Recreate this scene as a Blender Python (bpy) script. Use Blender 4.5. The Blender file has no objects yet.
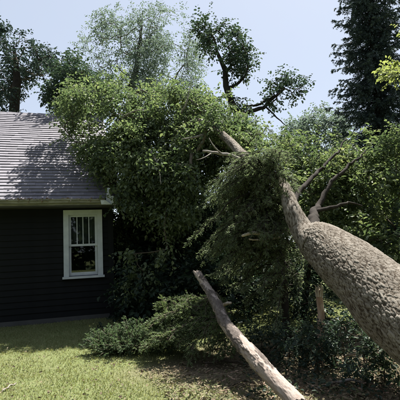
import bpy, math, random
import numpy as np
from mathutils import Matrix, Vector, noise

# ------------------------------------------------------------------ camera, sky, sun, exposure
sc = bpy.context.scene
col = sc.collection
FPX, CAM_H, PITCH, ROLL = 429.0, 1.6, 6.0, -2.5
CM = Matrix.Rotation(math.radians(90 + PITCH), 4, 'X') @ Matrix.Rotation(math.radians(ROLL), 4, 'Z')
cd = bpy.data.cameras.new('camera')
cam = bpy.data.objects.new('camera', cd)
col.objects.link(cam)
cam.matrix_world = Matrix.Translation((0, 0, CAM_H)) @ CM
cd.sensor_width = 36
cd.lens = 36 * FPX / 400
cd.clip_end = 2000
sc.camera = cam

SUN_EL, SUN_AZ = 60.0, 28.0        # azimuth to the right of straight ahead (+Y)
w = bpy.data.worlds.new('World')
sc.world = w
w.use_nodes = True
wn = w.node_tree
bg = wn.nodes['Background']
sky = wn.nodes.new('ShaderNodeTexSky')
sky.sky_type = 'NISHITA'
sky.sun_disc = False
sky.sun_elevation = math.radians(SUN_EL)
sky.sun_rotation = math.radians(SUN_AZ)
sky.air_density = 1.0
sky.dust_density = 1.6
sky.ozone_density = 1.5
veil = wn.nodes.new('ShaderNodeMix')
veil.data_type = 'RGBA'
veil.inputs[0].default_value = 0.7
veil.inputs[7].default_value = (4.0, 4.4, 5.1, 1)
wn.links.new(sky.outputs[0], veil.inputs[6])
wn.links.new(veil.outputs[2], bg.inputs[0])
bg.inputs[1].default_value = 0.05

sd = bpy.data.lights.new('sun', 'SUN')
sd.energy = 5.0
sd.angle = math.radians(0.53)
sd.color = (1.0, 0.955, 0.89)
sun = bpy.data.objects.new('sun', sd)
col.objects.link(sun)
_e, _a = math.radians(SUN_EL), math.radians(SUN_AZ)
SUNV = Vector((math.cos(_e) * math.sin(_a), math.cos(_e) * math.cos(_a), math.sin(_e)))
sun.rotation_euler = SUNV.to_track_quat('Z', 'Y').to_euler()
sun.location = (0, 0, 30)

sc.view_settings.view_transform = 'Standard'
sc.view_settings.look = 'None'
sc.view_settings.gamma = 1
sc.view_settings.exposure = 1.8
sc.cycles.max_bounces = 5
sc.cycles.diffuse_bounces = 3
sc.cycles.glossy_bounces = 2
sc.cycles.transmission_bounces = 4
sc.cycles.transparent_max_bounces = 6

rng = np.random.default_rng(7)
random.seed(7)

# ------------------------------------------------------------------ pixel -> place
CMN = np.array(CM.to_3x3())


def px(x, y, Y):
    d = CMN @ np.array([(x - 200) / FPX, (200 - y) / FPX, -1.0])
    return np.array([0, 0, CAM_H]) + d * (Y / d[1])


def gr(x, y, z=0.0):
    d = CMN @ np.array([(x - 200) / FPX, (200 - y) / FPX, -1.0])
    return np.array([0, 0, CAM_H]) + d * ((z - CAM_H) / d[2])


def in_poly(x, y, poly):
    c = False
    j = len(poly) - 1
    for i in range(len(poly)):
        xi, yi = poly[i]
        xj, yj = poly[j]
        if (yi > y) != (yj > y) and x < (xj - xi) * (y - yi) / (yj - yi) + xi:
            c = not c
        j = i
    return c


def fill(poly, n, depth, zmin=0.05, gap=None):
    """n points in the volume a crown takes up: outline as seen, distance from what it stands on or leans on"""
    xs = [p[0] for p in poly]
    ys = [p[1] for p in poly]
    out = []
    while len(out) < n:
        x = rng.uniform(min(xs), max(xs))
        y = rng.uniform(min(ys), max(ys))
        if in_poly(x, y, poly):
            lo, hi = depth(x, y) if callable(depth) else depth
            P = px(x, y, rng.uniform(lo, hi))
            if gap and noise.noise(Vector(P * gap[0]) + Vector((3.3, 1.7, 9.1))) < gap[1]:
                continue
            if P[2] > zmin:
                out.append(P)
    return np.array(out)


# ------------------------------------------------------------------ materials
MAT = {}


def newmat(name):
    m = bpy.data.materials.new(name)
    m.use_nodes = True
    nt = m.node_tree
    for n in list(nt.nodes):
        nt.nodes.remove(n)
    out = nt.nodes.new('ShaderNodeOutputMaterial')
    MAT[name] = m
    return m, nt, out


def N(nt, kind, **kw):
    n = nt.nodes.new(kind)
    for k, v in kw.items():
        if k in n.inputs.keys():
            n.inputs[k].default_value = v
        else:
            setattr(n, k, v)
    return n


def ramp(nt, stops):
    r = nt.nodes.new('ShaderNodeValToRGB')
    el = r.color_ramp.elements
    while len(el) > 1:
        el.remove(el[-1])
    el[0].position, el[0].color = stops[0][0], (*stops[0][1], 1)
    for p, c in stops[1:]:
        e = el.new(p)
        e.color = (*c, 1)
    return r


def leaf_mat(name, cols, trans=0.4, gloss=0.03, tcol=(1.25, 1.25, .6), scale=1.3, rough=.38):
    m, nt, out = newmat(name)
    L = nt.links.new
    geo = N(nt, 'ShaderNodeNewGeometry')
    tc = N(nt, 'ShaderNodeTexCoord')
    nz = N(nt, 'ShaderNodeTexNoise', Scale=scale, Detail=2.0)
    L(tc.outputs['Object'], nz.inputs['Vector'])
    a = N(nt, 'ShaderNodeMath', operation='MULTIPLY_ADD')
    a.inputs[1].default_value = 0.55
    L(geo.outputs['Random Per Island'], a.inputs[0])
    b = N(nt, 'ShaderNodeMath', operation='MULTIPLY_ADD')
    b.inputs[1].default_value = 0.9
    b.inputs[2].default_value = -0.22
    L(nz.outputs['Fac'], b.inputs[0])
    L(b.outputs[0], a.inputs[2])
    k = len(cols)
    r = ramp(nt, [(i / max(1, k - 1), c) for i, c in enumerate(cols)])
    L(a.outputs[0], r.inputs['Fac'])
    d = N(nt, 'ShaderNodeBsdfDiffuse')
    L(r.outputs[0], d.inputs['Color'])
    t = N(nt, 'ShaderNodeBsdfTranslucent')
    mx = N(nt, 'ShaderNodeMix', data_type='RGBA', blend_type='MULTIPLY')
    mx.inputs[0].default_value = 1
    L(r.outputs[0], mx.inputs[6])
    mx.inputs[7].default_value = (*tcol, 1)
    L(mx.outputs[2], t.inputs['Color'])
    s1 = N(nt, 'ShaderNodeMixShader', Fac=trans)
    L(d.outputs[0], s1.inputs[1])
    L(t.outputs[0], s1.inputs[2])
    g = N(nt, 'ShaderNodeBsdfGlossy', Roughness=rough)
    s2 = N(nt, 'ShaderNodeMixShader', Fac=gloss)
    L(s1.outputs[0], s2.inputs[1])
    L(g.outputs[0], s2.inputs[2])
    L(s2.outputs[0], out.inputs['Surface'])
    return m


def solid_mat(name, cols, scale=6, rough=.8, detail=5, bump=.0, bscale=40, spec=.3, stretch=(1, 1, 1), island=0.0, metallic=0.0):
    m, nt, out = newmat(name)
    L = nt.links.new
    tc = N(nt, 'ShaderNodeTexCoord')
    mp = N(nt, 'ShaderNodeMapping', Scale=stretch)
    L(tc.outputs['Object'], mp.inputs['Vector'])
    nz = N(nt, 'ShaderNodeTexNoise', Scale=scale, Detail=detail, Roughness=.65)
    L(mp.outputs[0], nz.inputs['Vector'])
    k = len(cols)
    r = ramp(nt, [(.28 + .44 * i / max(1, k - 1), c) for i, c in enumerate(cols)])
    f = nz.outputs['Fac']
    if island:
        geo = N(nt, 'ShaderNodeNewGeometry')
        a = N(nt, 'ShaderNodeMath', operation='MULTIPLY_ADD')
        a.inputs[1].default_value = island
        L(geo.outputs['Random Per Island'], a.inputs[0])
        b = N(nt, 'ShaderNodeMath', operation='ADD')
        b.inputs[1].default_value = -island / 2
        L(f, b.inputs[0])
        L(b.outputs[0], a.inputs[2])
        f = a.outputs[0]
    L(f, r.inputs['Fac'])
    p = N(nt, 'ShaderNodeBsdfPrincipled', Roughness=rough, Metallic=metallic)
    p.inputs['Specular IOR Level'].default_value = spec
    L(r.outputs[0], p.inputs['Base Color'])
    if bump:
        n2 = N(nt, 'ShaderNodeTexNoise', Scale=bscale, Detail=6, Roughness=.7)
        L(mp.outputs[0], n2.inputs['Vector'])
        bm = N(nt, 'ShaderNodeBump', Strength=bump, Distance=.02)
        L(n2.outputs['Fac'], bm.inputs['Height'])
        L(bm.outputs[0], p.inputs['Normal'])
    L(p.outputs[0], out.inputs['Surface'])
    return m


leaf_mat('maple_leaf', [(.03, .05, .032), (.075, .105, .055), (.135, .17, .085), (.24, .255, .13)], .46, .025, (1.05, 1.15, .8), rough=.5)
leaf_mat('oak_leaf', [(.012, .024, .022), (.024, .04, .034), (.046, .066, .05)], .3, .025, (1.05, 1.1, .9), rough=.5)
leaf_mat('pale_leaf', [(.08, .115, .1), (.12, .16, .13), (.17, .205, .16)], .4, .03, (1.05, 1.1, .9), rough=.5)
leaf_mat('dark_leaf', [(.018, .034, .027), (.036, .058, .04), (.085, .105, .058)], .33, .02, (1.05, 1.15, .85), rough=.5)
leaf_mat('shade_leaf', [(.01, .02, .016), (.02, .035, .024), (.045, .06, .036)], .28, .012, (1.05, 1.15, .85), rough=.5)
leaf_mat('bright_leaf', [(.15, .175, .06), (.22, .25, .1), (.29, .31, .14)], .48, .03, (1.1, 1.15, .75), rough=.5)
leaf_mat('bush_leaf', [(.028, .047, .03), (.07, .098, .05), (.135, .165, .078), (.24, .25, .125)], .46, .022, (1.05, 1.15, .8), rough=.5)
leaf_mat('hemlock_needle', [(.075, .105, .06), (.13, .165, .092), (.2, .235, .135)], .48, .015, (1.05, 1.1, .85), rough=.6)
leaf_mat('spruce_needle', [(.024, .042, .046), (.045, .07, .07), (.085, .115, .108)], .22, .05, (1, 1, .9), rough=.5)
leaf_mat('yew_needle', [(.05, .085, .045), (.09, .14, .07), (.16, .21, .1)], .4, .015, (1.05, 1.1, .8), rough=.6)
leaf_mat('bough_needle', [(.065, .1, .048), (.115, .155, .07), (.19, .23, .105)], .42, .015, (1.05, 1.1, .8), rough=.6)
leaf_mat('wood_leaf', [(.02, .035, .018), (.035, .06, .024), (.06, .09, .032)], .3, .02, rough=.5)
leaf_mat('grass_blade', [(.12, .145, .055), (.175, .198, .08), (.23, .235, .12), (.31, .285, .17)], .35, .02, (1.1, 1.1, .65), .9, rough=.5)
leaf_mat('litter_leaf', [(.06, .043, .03), (.12, .092, .06), (.2, .16, .105), (.1, .12, .05), (.28, .235, .17)], .15, .015, (1, 1, .8), 2, rough=.6)
leaf_mat('gutter_litter', [(.08, .05, .03), (.25, .17, .12), (.4, .34, .26), (.12, .12, .05)], .15, .015, (1, 1, .8), 4, rough=.6)
solid_mat('bark_grey', [(.05, .042, .034), (.13, .11, .09), (.2, .175, .145)], 9, .92, 6, .6, 30, .15, (1, 1, 1))
solid_mat('bark_dark', [(.018, .015, .013), (.04, .034, .028)], 8, .95, 5, .5, 25, .1)
solid_mat('twig_bark', [(.05, .04, .03), (.11, .09, .065)], 14, .9, 4, 0, 25, .1)
solid_mat('pale_wood', [(.2, .145, .1), (.36, .3, .235), (.5, .45, .39)], 22, .8, 6, .4, 60, .2, (1, 1, .25))
solid_mat('torn_wood', [(.16, .09, .06), (.38, .26, .19), (.55, .45, .37)], 16, .85, 6, .6, 50, .15, (1, 1, .3))
solid_mat('dead_wood', [(.12, .1, .085), (.24, .215, .19), (.36, .335, .3)], 18, .85, 5, .3, 60, .2)
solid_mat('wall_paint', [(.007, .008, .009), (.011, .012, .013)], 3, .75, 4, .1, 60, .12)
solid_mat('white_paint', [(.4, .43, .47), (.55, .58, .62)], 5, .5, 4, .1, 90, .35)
solid_mat('gutter_paint', [(.12, .12, .1), (.21, .205, .18), (.31, .3, .27)], 4, .55, 6, .15, 50, .4, (1, 4, 4))
solid_mat('soffit_paint', [(.05, .05, .05), (.08, .08, .08)], 4, .7)
solid_mat('shingle', [(.098, .093, .112), (.13, .123, .145), (.168, .16, .185)], 5, .7, 6, .4, 160, .4, (1, 1, 1), .3)
solid_mat('roof_deck', [(.05, .045, .05), (.08, .07, .08)], 6, .9)
solid_mat('curtain', [(.1, .1, .1), (.2, .2, .19)], 3, .9, 3, 0, 30, .1, (14, 1, .3))
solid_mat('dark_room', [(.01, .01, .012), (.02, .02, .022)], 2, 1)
solid_mat('soil', [(.05, .04, .026), (.10, .08, .05), (.17, .14, .09)], 5, .95, 8, .8, 30, .1)


def glass_mat():
    m, nt, out = newmat('window_glass')
    p = N(nt, 'ShaderNodeBsdfGlass', Roughness=0.0, IOR=1.25)
    p.inputs['Color'].default_value = (.8, .85, .85, 1)
    t = N(nt, 'ShaderNodeBsdfTransparent')
    t.inputs['Color'].default_value = (.75, .8, .8, 1)
    g = N(nt, 'ShaderNodeBsdfGlossy', Roughness=.02)
    fr = N(nt, 'ShaderNodeFresnel', IOR=1.5)
    mx = N(nt, 'ShaderNodeMixShader')
    nt.nodes.remove(p)
    nt.links.new(fr.outputs[0], mx.inputs[0])
    nt.links.new(t.outputs[0], mx.inputs[1])
    nt.links.new(g.outputs[0], mx.inputs[2])
    nt.links.new(mx.outputs[0], out.inputs['Surface'])


glass_mat()


def trunk_mat():
    """tan-grey bark with a net of dark furrows and pits"""
    m, nt, out = newmat('trunk_bark')
    L = nt.links.new
    tc = N(nt, 'ShaderNodeAttribute', attribute_name='grain')
    at = N(nt, 'ShaderNodeAttribute', attribute_name='furrow')
    nz = N(nt, 'ShaderNodeTexNoise', Scale=6.0, Detail=8, Roughness=.7)
    L(tc.outputs['Vector'], nz.inputs['Vector'])
    r = ramp(nt, [(.3, (.17, .147, .118)), (.5, (.265, .235, .195)), (.7, (.37, .335, .285))])
    L(nz.outputs['Fac'], r.inputs['Fac'])
    fr = ramp(nt, [(.0, (.12, .095, .075)), (.2, (.42, .37, .31)), (.42, (.88, .87, .85)), (.9, (1.15, 1.15, 1.15))])
    L(at.outputs['Fac'], fr.inputs['Fac'])
    mx = N(nt, 'ShaderNodeMix', data_type='RGBA', blend_type='MULTIPLY')
    mx.inputs[0].default_value = 1
    L(r.outputs[0], mx.inputs[6])
    L(fr.outputs[0], mx.inputs[7])
    n2 = N(nt, 'ShaderNodeTexNoise', Scale=90.0, Detail=8, Roughness=.75)
    L(tc.outputs['Vector'], n2.inputs['Vector'])
    bm = N(nt, 'ShaderNodeBump', Strength=1.0, Distance=.03)
    L(n2.outputs['Fac'], bm.inputs['Height'])
    p = N(nt, 'ShaderNodeBsdfPrincipled', Roughness=.9)
    p.inputs['Specular IOR Level'].default_value = .15
    L(mx.outputs[2], p.inputs['Base Color'])
    L(bm.outputs[0], p.inputs['Normal'])
    L(p.outputs[0], out.inputs['Surface'])


trunk_mat()


def log_mat():
    """grey log, the bark stripped off in patches to pale wood; attribute strip = where it is bare"""
    m, nt, out = newmat('log_bark')
    L = nt.links.new
    tc = N(nt, 'ShaderNodeAttribute', attribute_name='grain')
    at = N(nt, 'ShaderNodeAttribute', attribute_name='furrow')
    nz = N(nt, 'ShaderNodeTexNoise', Scale=34.0, Detail=8, Roughness=.75)
    L(tc.outputs['Vector'], nz.inputs['Vector'])
    bark = ramp(nt, [(.3, (.04, .03, .025)), (.5, (.1, .082, .07)), (.7, (.2, .17, .148))])
    wood = ramp(nt, [(.3, (.2, .15, .12)), (.5, (.3, .245, .21)), (.7, (.42, .37, .33))])
    L(nz.outputs['Fac'], bark.inputs['Fac'])
    L(nz.outputs['Fac'], wood.inputs['Fac'])
    mx = N(nt, 'ShaderNodeMix', data_type='RGBA')
    L(at.outputs['Fac'], mx.inputs[0])
    L(bark.outputs[0], mx.inputs[6])
    L(wood.outputs[0], mx.inputs[7])
    n2 = N(nt, 'ShaderNodeTexNoise', Scale=60.0, Detail=6, Roughness=.7)
    L(tc.outputs['Vector'], n2.inputs['Vector'])
    bm = N(nt, 'ShaderNodeBump', Strength=.9, Distance=.012)
    L(n2.outputs['Fac'], bm.inputs['Height'])
    p = N(nt, 'ShaderNodeBsdfPrincipled', Roughness=.85)
    p.inputs['Specular IOR Level'].default_value = .2
    L(mx.outputs[2], p.inputs['Base Color'])
    L(bm.outputs[0], p.inputs['Normal'])
    L(p.outputs[0], out.inputs['Surface'])


log_mat()


def lawn_mat():
    """thatch and earth under the grass: mown lawn, bare litter-strewn earth round the broken limbs"""
    m, nt, out = newmat('lawn_earth')
    L = nt.links.new
    tc = N(nt, 'ShaderNodeTexCoord')
    n1 = N(nt, 'ShaderNodeTexNoise', Scale=1.1, Detail=6, Roughness=.6)
    n2 = N(nt, 'ShaderNodeTexNoise', Scale=28.0, Detail=6, Roughness=.75)
    L(tc.outputs['Object'], n1.inputs['Vector'])
    L(tc.outputs['Object'], n2.inputs['Vector'])
    g = ramp(nt, [(.3, (.07, .095, .036)), (.5, (.125, .15, .058)), (.7, (.2, .2, .1))])
    e = ramp(nt, [(.3, (.06, .045, .03)), (.5, (.13, .105, .07)), (.7, (.22, .185, .13))])
    L(n2.outputs['Fac'], g.inputs['Fac'])
    L(n2.outputs['Fac'], e.inputs['Fac'])
    at = N(nt, 'ShaderNodeAttribute', attribute_name='bare')
    ad = N(nt, 'ShaderNodeMath', operation='ADD')
    L(at.outputs['Fac'], ad.inputs[0])
    mm = N(nt, 'ShaderNodeMath', operation='MULTIPLY_ADD')
    mm.inputs[1].default_value = 1.2
    mm.inputs[2].default_value = -.6
    L(n1.outputs['Fac'], mm.inputs[0])
    L(mm.outputs[0], ad.inputs[1])
    cl = N(nt, 'ShaderNodeClamp')
    L(ad.outputs[0], cl.inputs[0])
    mx = N(nt, 'ShaderNodeMix', data_type='RGBA')
    L(cl.outputs[0], mx.inputs[0])
    L(g.outputs[0], mx.inputs[6])
    L(e.outputs[0], mx.inputs[7])
    bm = N(nt, 'ShaderNodeBump', Strength=.8, Distance=.03)
    L(n2.outputs['Fac'], bm.inputs['Height'])
    p = N(nt, 'ShaderNodeBsdfPrincipled', Roughness=.95)
    p.inputs['Specular IOR Level'].default_value = .1
    L(mx.outputs[2], p.inputs['Base Color'])
    L(bm.outputs[0], p.inputs['Normal'])
    L(p.outputs[0], out.inputs['Surface'])


lawn_mat()


# ------------------------------------------------------------------ mesh helpers
def tag(o, label=None, cat=None, group=None, kind=None):
    if label:
        o['label'] = label
    if cat:
        o['category'] = cat
    if group:
        o['group'] = group
    if kind:
        o['kind'] = kind
    return o


def empty(name, loc=(0, 0, 0), rz=0.0):
    o = bpy.data.objects.new(name, None)
    o.empty_display_size = .2
    o.location = loc
    o.rotation_euler = (0, 0, rz)
    col.objects.link(o)
    return o


def link(name, me, mat, parent=None, world=True):
    """world=True: the mesh was built in world coordinates; keep it there under a moved parent"""
    o = bpy.data.objects.new(name, me)
    if mat:
        me.materials.append(MAT[mat])
    col.objects.link(o)
    if parent is not None:
        o.parent = parent
        if world:
            root, mtx = parent, Matrix.Identity(4)
            while root is not None:
                mtx = root.matrix_basis @ mtx
                root = root.parent
            o.matrix_parent_inverse = mtx.inverted()
    return o


def mesh_np(name, V, faces4=None, faces3=None, smooth=False):
    me = bpy.data.meshes.new(name)
    V = np.asarray(V, dtype=np.float32)
    n4 = 0 if faces4 is None else len(faces4)
    n3 = 0 if faces3 is None else len(faces3)
    me.vertices.add(len(V))
    me.vertices.foreach_set('co', V.ravel())
    idx = []
    st = []
    if n4:
        idx.append(np.asarray(faces4, dtype=np.int32).ravel())
        st.append(np.arange(n4, dtype=np.int32) * 4)
    if n3:
        idx.append(np.asarray(faces3, dtype=np.int32).ravel())
        st.append(n4 * 4 + np.arange(n3, dtype=np.int32) * 3)
    idx = np.concatenate(idx)
    st = np.concatenate(st)
    me.loops.add(len(idx))
    me.loops.foreach_set('vertex_index', idx)
    me.polygons.add(n4 + n3)
    me.polygons.foreach_set('loop_start', st)
    me.polygons.foreach_set('use_smooth', np.full(n4 + n3, smooth, dtype=bool))
    me.update(calc_edges=True)
    return me


def nrm(a):
    return a / (np.linalg.norm(a, axis=-1, keepdims=True) + 1e-9)


def leaves(name, P, D, Nn, Ln, Wd, mat, parent=None, shape='ovate', label=None):
    """one flat-folded blade per row"""
    P = np.asarray(P)
    D = nrm(np.asarray(D))
    S = nrm(np.cross(D, Nn))
    U = np.cross(S, D)
    Ln = Ln[:, None]
    Wd = Wd[:, None]
    n = len(P)
    if shape == 'ovate':
        pts = [P,
               P + D * Ln * .30 + S * Wd * .5 + U * Wd * .16,
               P + D * Ln * .70 + S * Wd * .40 + U * Wd * .10,
               P + D * Ln - U * Ln * .14,
               P + D * Ln * .70 - S * Wd * .40 + U * Wd * .10,
               P + D * Ln * .30 - S * Wd * .5 + U * Wd * .16]
        V = np.stack(pts, 1).reshape(-1, 3)
        b = np.arange(n)[:, None] * 6
        F = np.concatenate([b + np.array([0, 1, 2, 3]), b + np.array([0, 3, 4, 5])])
        me = mesh_np(name, V, F)
    elif shape == 'needle':
        pts = [P, P + D * Ln * .35 + S * Wd * .5, P + D * Ln, P + D * Ln * .35 - S * Wd * .5]
        V = np.stack(pts, 1).reshape(-1, 3)
        b = np.arange(n)[:, None] * 4
        me = mesh_np(name, V, b + np.array([0, 1, 2, 3]))
    else:  # blade of grass, bent
        pts = [P - S * Wd * .5, P + S * Wd * .5, P + D * Ln * .55 + S * Wd * .35 + U * Ln * .06,
               P + D * Ln * .55 - S * Wd * .35 + U * Ln * .06, P + D * Ln * .95 + U * Ln * .28]
        V = np.stack(pts, 1).reshape(-1, 3)
        b = np.arange(n)[:, None] * 5
        me = mesh_np(name, V, b + np.array([0, 1, 2, 3]), b + np.array([3, 2, 4]))
    o = link(name, me, mat, parent)
    o['kind'] = 'stuff'
    if label:
        o['label'] = label
    return o


def catmull(pts, step):
    pts = [np.asarray(p, float) for p in pts]
    if len(pts) == 2:
        n = max(2, int(np.linalg.norm(pts[1] - pts[0]) / step) + 1)
        return np.array([pts[0] + (pts[1] - pts[0]) * t for t in np.linspace(0, 1, n)]), np.linspace(0, 1, n)
    Q = [2 * pts[0] - pts[1]] + pts + [2 * pts[-1] - pts[-2]]
    out, par = [], []
    for i in range(1, len(Q) - 2):
        k = max(1, int(np.linalg.norm(Q[i + 1] - Q[i]) / step))
        for j in range(k):
            t = j / k
            out.append(.5 * (2 * Q[i] + (Q[i + 1] - Q[i - 1]) * t + (2 * Q[i - 1] - 5 * Q[i] + 4 * Q[i + 1] - Q[i + 2]) * t * t
                             + (3 * Q[i] - Q[i - 1] - 3 * Q[i + 1] + Q[i + 2]) * t ** 3))
            par.append((i - 1 + t) / (len(pts) - 1))
    out.append(pts[-1])
    par.append(1.0)
    return np.array(out), np.array(par)


def rings(P, rad, ns):
    P = np.asarray(P)
    T = np.gradient(P, axis=0)
    T = nrm(T)
    ref = np.array([0, 0, 1.0]) if abs(T[0][2]) < .9 else np.array([1.0, 0, 0])
    A = []
    a = ref - T[0] * (ref @ T[0])
    a /= np.linalg.norm(a)
    for t in T:
        a = a - t * (a @ t)
        a /= np.linalg.norm(a) + 1e-9
        A.append(a)
    A = np.array(A)
    B = np.cross(T, A)
    th = np.linspace(0, 2 * math.pi, ns, endpoint=False)
    dirs = A[:, None, :] * np.cos(th)[None, :, None] + B[:, None, :] * np.sin(th)[None, :, None]
    return P[:, None, :] + dirs * np.asarray(rad)[:, None, None], dirs, T


class Acc:
    def __init__(s):
        s.V, s.F4, s.F3, s.n = [], [], [], 0

    def tube(s, P, rad, ns=6, cap=True):
        V, _, T = rings(P, rad, ns)
        k = len(P)
        V = V.reshape(-1, 3)
        b = s.n
        i = np.arange(k - 1)[:, None] * ns
        j = np.arange(ns)[None, :]
        j2 = (j + 1) % ns
        F = np.stack([i + j, i + j2, i + ns + j2, i + ns + j], -1).reshape(-1, 4) + b
        s.V.append(V)
        s.F4.append(F)
        s.n += len(V)
        if cap:
            for e, o in ((0, -1), (k - 1, 1)):
                s.V.append(np.array([P[e] + T[e] * rad[e] * .3 * o]))
                c = s.n
                s.n += 1
                jj = np.arange(ns)
                a, d = b + e * ns + jj, b + e * ns + (jj + 1) % ns
                s.F3.append(np.stack([a, d, np.full(ns, c)] if o > 0 else [d, a, np.full(ns, c)], -1))
        return s

    def box(s, lo, hi, M=None):
        x0, y0, z0 = lo
        x1, y1, z1 = hi
        V = np.array([[x0, y0, z0], [x1, y0, z0], [x1, y1, z0], [x0, y1, z0], [x0, y0, z1], [x1, y0, z1], [x1, y1, z1], [x0, y1, z1]], float)
        return s.hexa(V)

    def hexa(s, V):
        F = np.array([[0, 3, 2, 1], [4, 5, 6, 7], [0, 1, 5, 4], [1, 2, 6, 5], [2, 3, 7, 6], [3, 0, 4, 7]]) + s.n
        s.V.append(np.asarray(V, float))
        s.F4.append(F)
        s.n += 8
        return s

    def quad(s, V):
        s.V.append(np.asarray(V, float))
        s.F4.append(np.array([[0, 1, 2, 3]]) + s.n)
        s.n += 4
        return s

    def build(s, name, mat, parent=None, smooth=False, world=True, kind=None):
        me = mesh_np(name, np.concatenate(s.V), np.concatenate(s.F4) if s.F4 else None, np.concatenate(s.F3) if s.F3 else None, smooth)
        o = link(name, me, mat, parent, world)
        if kind:
            o['kind'] = kind
        return o


def bark_tube(name, pts, rads, mat, parent, ns=96, step=.02, amp=.02, freq=9.0, mode='furrow', stretch=.5, lump=.06, end_break=(0, 0), seed=0):
    """a big trunk or log with real relief; vertex attribute 'furrow' carries depth of bark (or bare wood)"""
    P, par = catmull(pts, step)
    rad = np.interp(par, np.linspace(0, 1, len(rads)), rads)
    V, dirs, T = rings(P, rad, ns)
    s = np.concatenate([[0], np.cumsum(np.linalg.norm(np.diff(P, axis=0), axis=1))])
    k = len(P)
    att = np.zeros((k, ns))
    off = np.zeros((k, ns))
    alongoff = np.zeros((k, ns))
    bco = np.zeros((k, ns, 3))
    for i in range(k):
        for j in range(ns):
            th = 2 * math.pi * j / ns
            r = rad[i]
            c, d = math.cos(th) * r, math.sin(th) * r
            q = Vector((c * freq, d * freq, s[i] * freq * stretch + seed))
            bco[i, j] = (c, d, s[i] * .3 + seed)
            big = noise.noise(Vector((c * 2.2, d * 2.2, s[i] * 1.6 + seed)))
            if mode == 'furrow':
                wv = Vector((noise.noise(q * .9), noise.noise(q * .9 + Vector((5, 1, 3))), noise.noise(q * .7 + Vector((1, 8, 2))))) * .55
                dd, pp = noise.voronoi(q + wv)
                f = min(1.0, (dd[1] - dd[0]) * 4.5)
                f = f * (.72 + .4 * noise.cell(pp[0] * 31.7)) + .16 * noise.noise(Vector((q.x * 3.1, q.y * 3.1, q.z * 5))) + .16 * noise.noise(Vector((q.x * 7, q.y * 7, q.z * 9)))
                f = max(0., min(1., f))
                att[i, j] = f
                off[i, j] = amp * (f - .6) + lump * r * big
            else:
                b = noise.noise(Vector((c * 9, d * 9, s[i] * 3.2 + seed))) + .6 * noise.noise(Vector((c * 24, d * 24, s[i] * 9 + seed))) + .4 * noise.noise(Vector((c * 60, d * 60, s[i] * 22 + seed)))
                bare = max(0., min(1., (b + .22 + end_break[1] * max(0, s[i] / s[-1] - .72) * 3.0 - .25 * (1 - s[i] / s[-1])) * 7))
                att[i, j] = bare
                off[i, j] = amp * (1 - bare) * (.8 + .6 * noise.noise(q)) + .3 * amp * noise.noise(q * 1.6) + lump * r * big
            if end_break[0]:
                e = s[-1] - s[i]
                if s[i] < .25 and mode != 'furrow':
                    alongoff[i, j] = -end_break[0] * (1 - s[i] / .25) * (noise.noise(Vector((c * 14, d * 14, seed + 9))) + .5 * noise.noise(Vector((c * 40, d * 40, seed))))
                if e < .3:
                    alongoff[i, j] = end_break[0] * (1 - e / .3) * (noise.noise(Vector((c * 9, d * 9, seed))) + .5 * noise.noise(Vector((c * 30, d * 30, seed))))
    V = V + dirs * off[:, :, None] + T[:, None, :] * alongoff[:, :, None]
    acc = Acc()
    base = V.reshape(-1, 3)
    i = np.arange(k - 1)[:, None] * ns
    j = np.arange(ns)[None, :]
    j2 = (j + 1) % ns
    acc.V.append(base)
    acc.F4.append(np.stack([i + j, i + j2, i + ns + j2, i + ns + j], -1).reshape(-1, 4))
    acc.n = len(base)
    atts = [att.ravel()]
    for e, o in ((0, -1), (k - 1, 1)):
        prev = e * ns + np.arange(ns)
        for f, ins in ((.72, .25), (.4, .4), (.12, .5)):
            ring = P[e] + (V[e] - P[e]) * f + T[e] * o * rad[e] * (.08 * ins + .12 * np.array([noise.noise(Vector(v * 11)) for v in (V[e] * f)])[:, None])
            acc.V.append(ring)
            cur = acc.n + np.arange(ns)
            acc.n += ns
            q = np.stack([prev, np.roll(prev, -1), np.roll(cur, -1), cur], -1)
            acc.F4.append(q if o > 0 else q[:, ::-1])
            atts.append(np.full(ns, 1.0 if mode != 'furrow' else .15))
            prev = cur
        acc.V.append(np.array([P[e] + T[e] * o * rad[e] * .05]))
        c = acc.n
        acc.n += 1
        atts.append(np.array([1.0 if mode != 'furrow' else .15]))
        t3 = np.stack([prev, np.roll(prev, -1), np.full(ns, c)], -1)
        acc.F3.append(t3 if o > 0 else t3[:, [1, 0, 2]])
    ob = acc.build(name, mat, parent, True)
    a = ob.data.attributes.new('furrow', 'FLOAT', 'POINT')
    a.data.foreach_set('value', np.concatenate(atts).astype(np.float32))
    vc = np.array([v.co for v in ob.data.vertices], dtype=np.float32)
    vc[:k * ns] = bco.reshape(-1, 3)
    a = ob.data.attributes.new('grain', 'FLOAT_VECTOR', 'POINT')
    a.data.foreach_set('vector', vc.ravel())
    return ob


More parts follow.
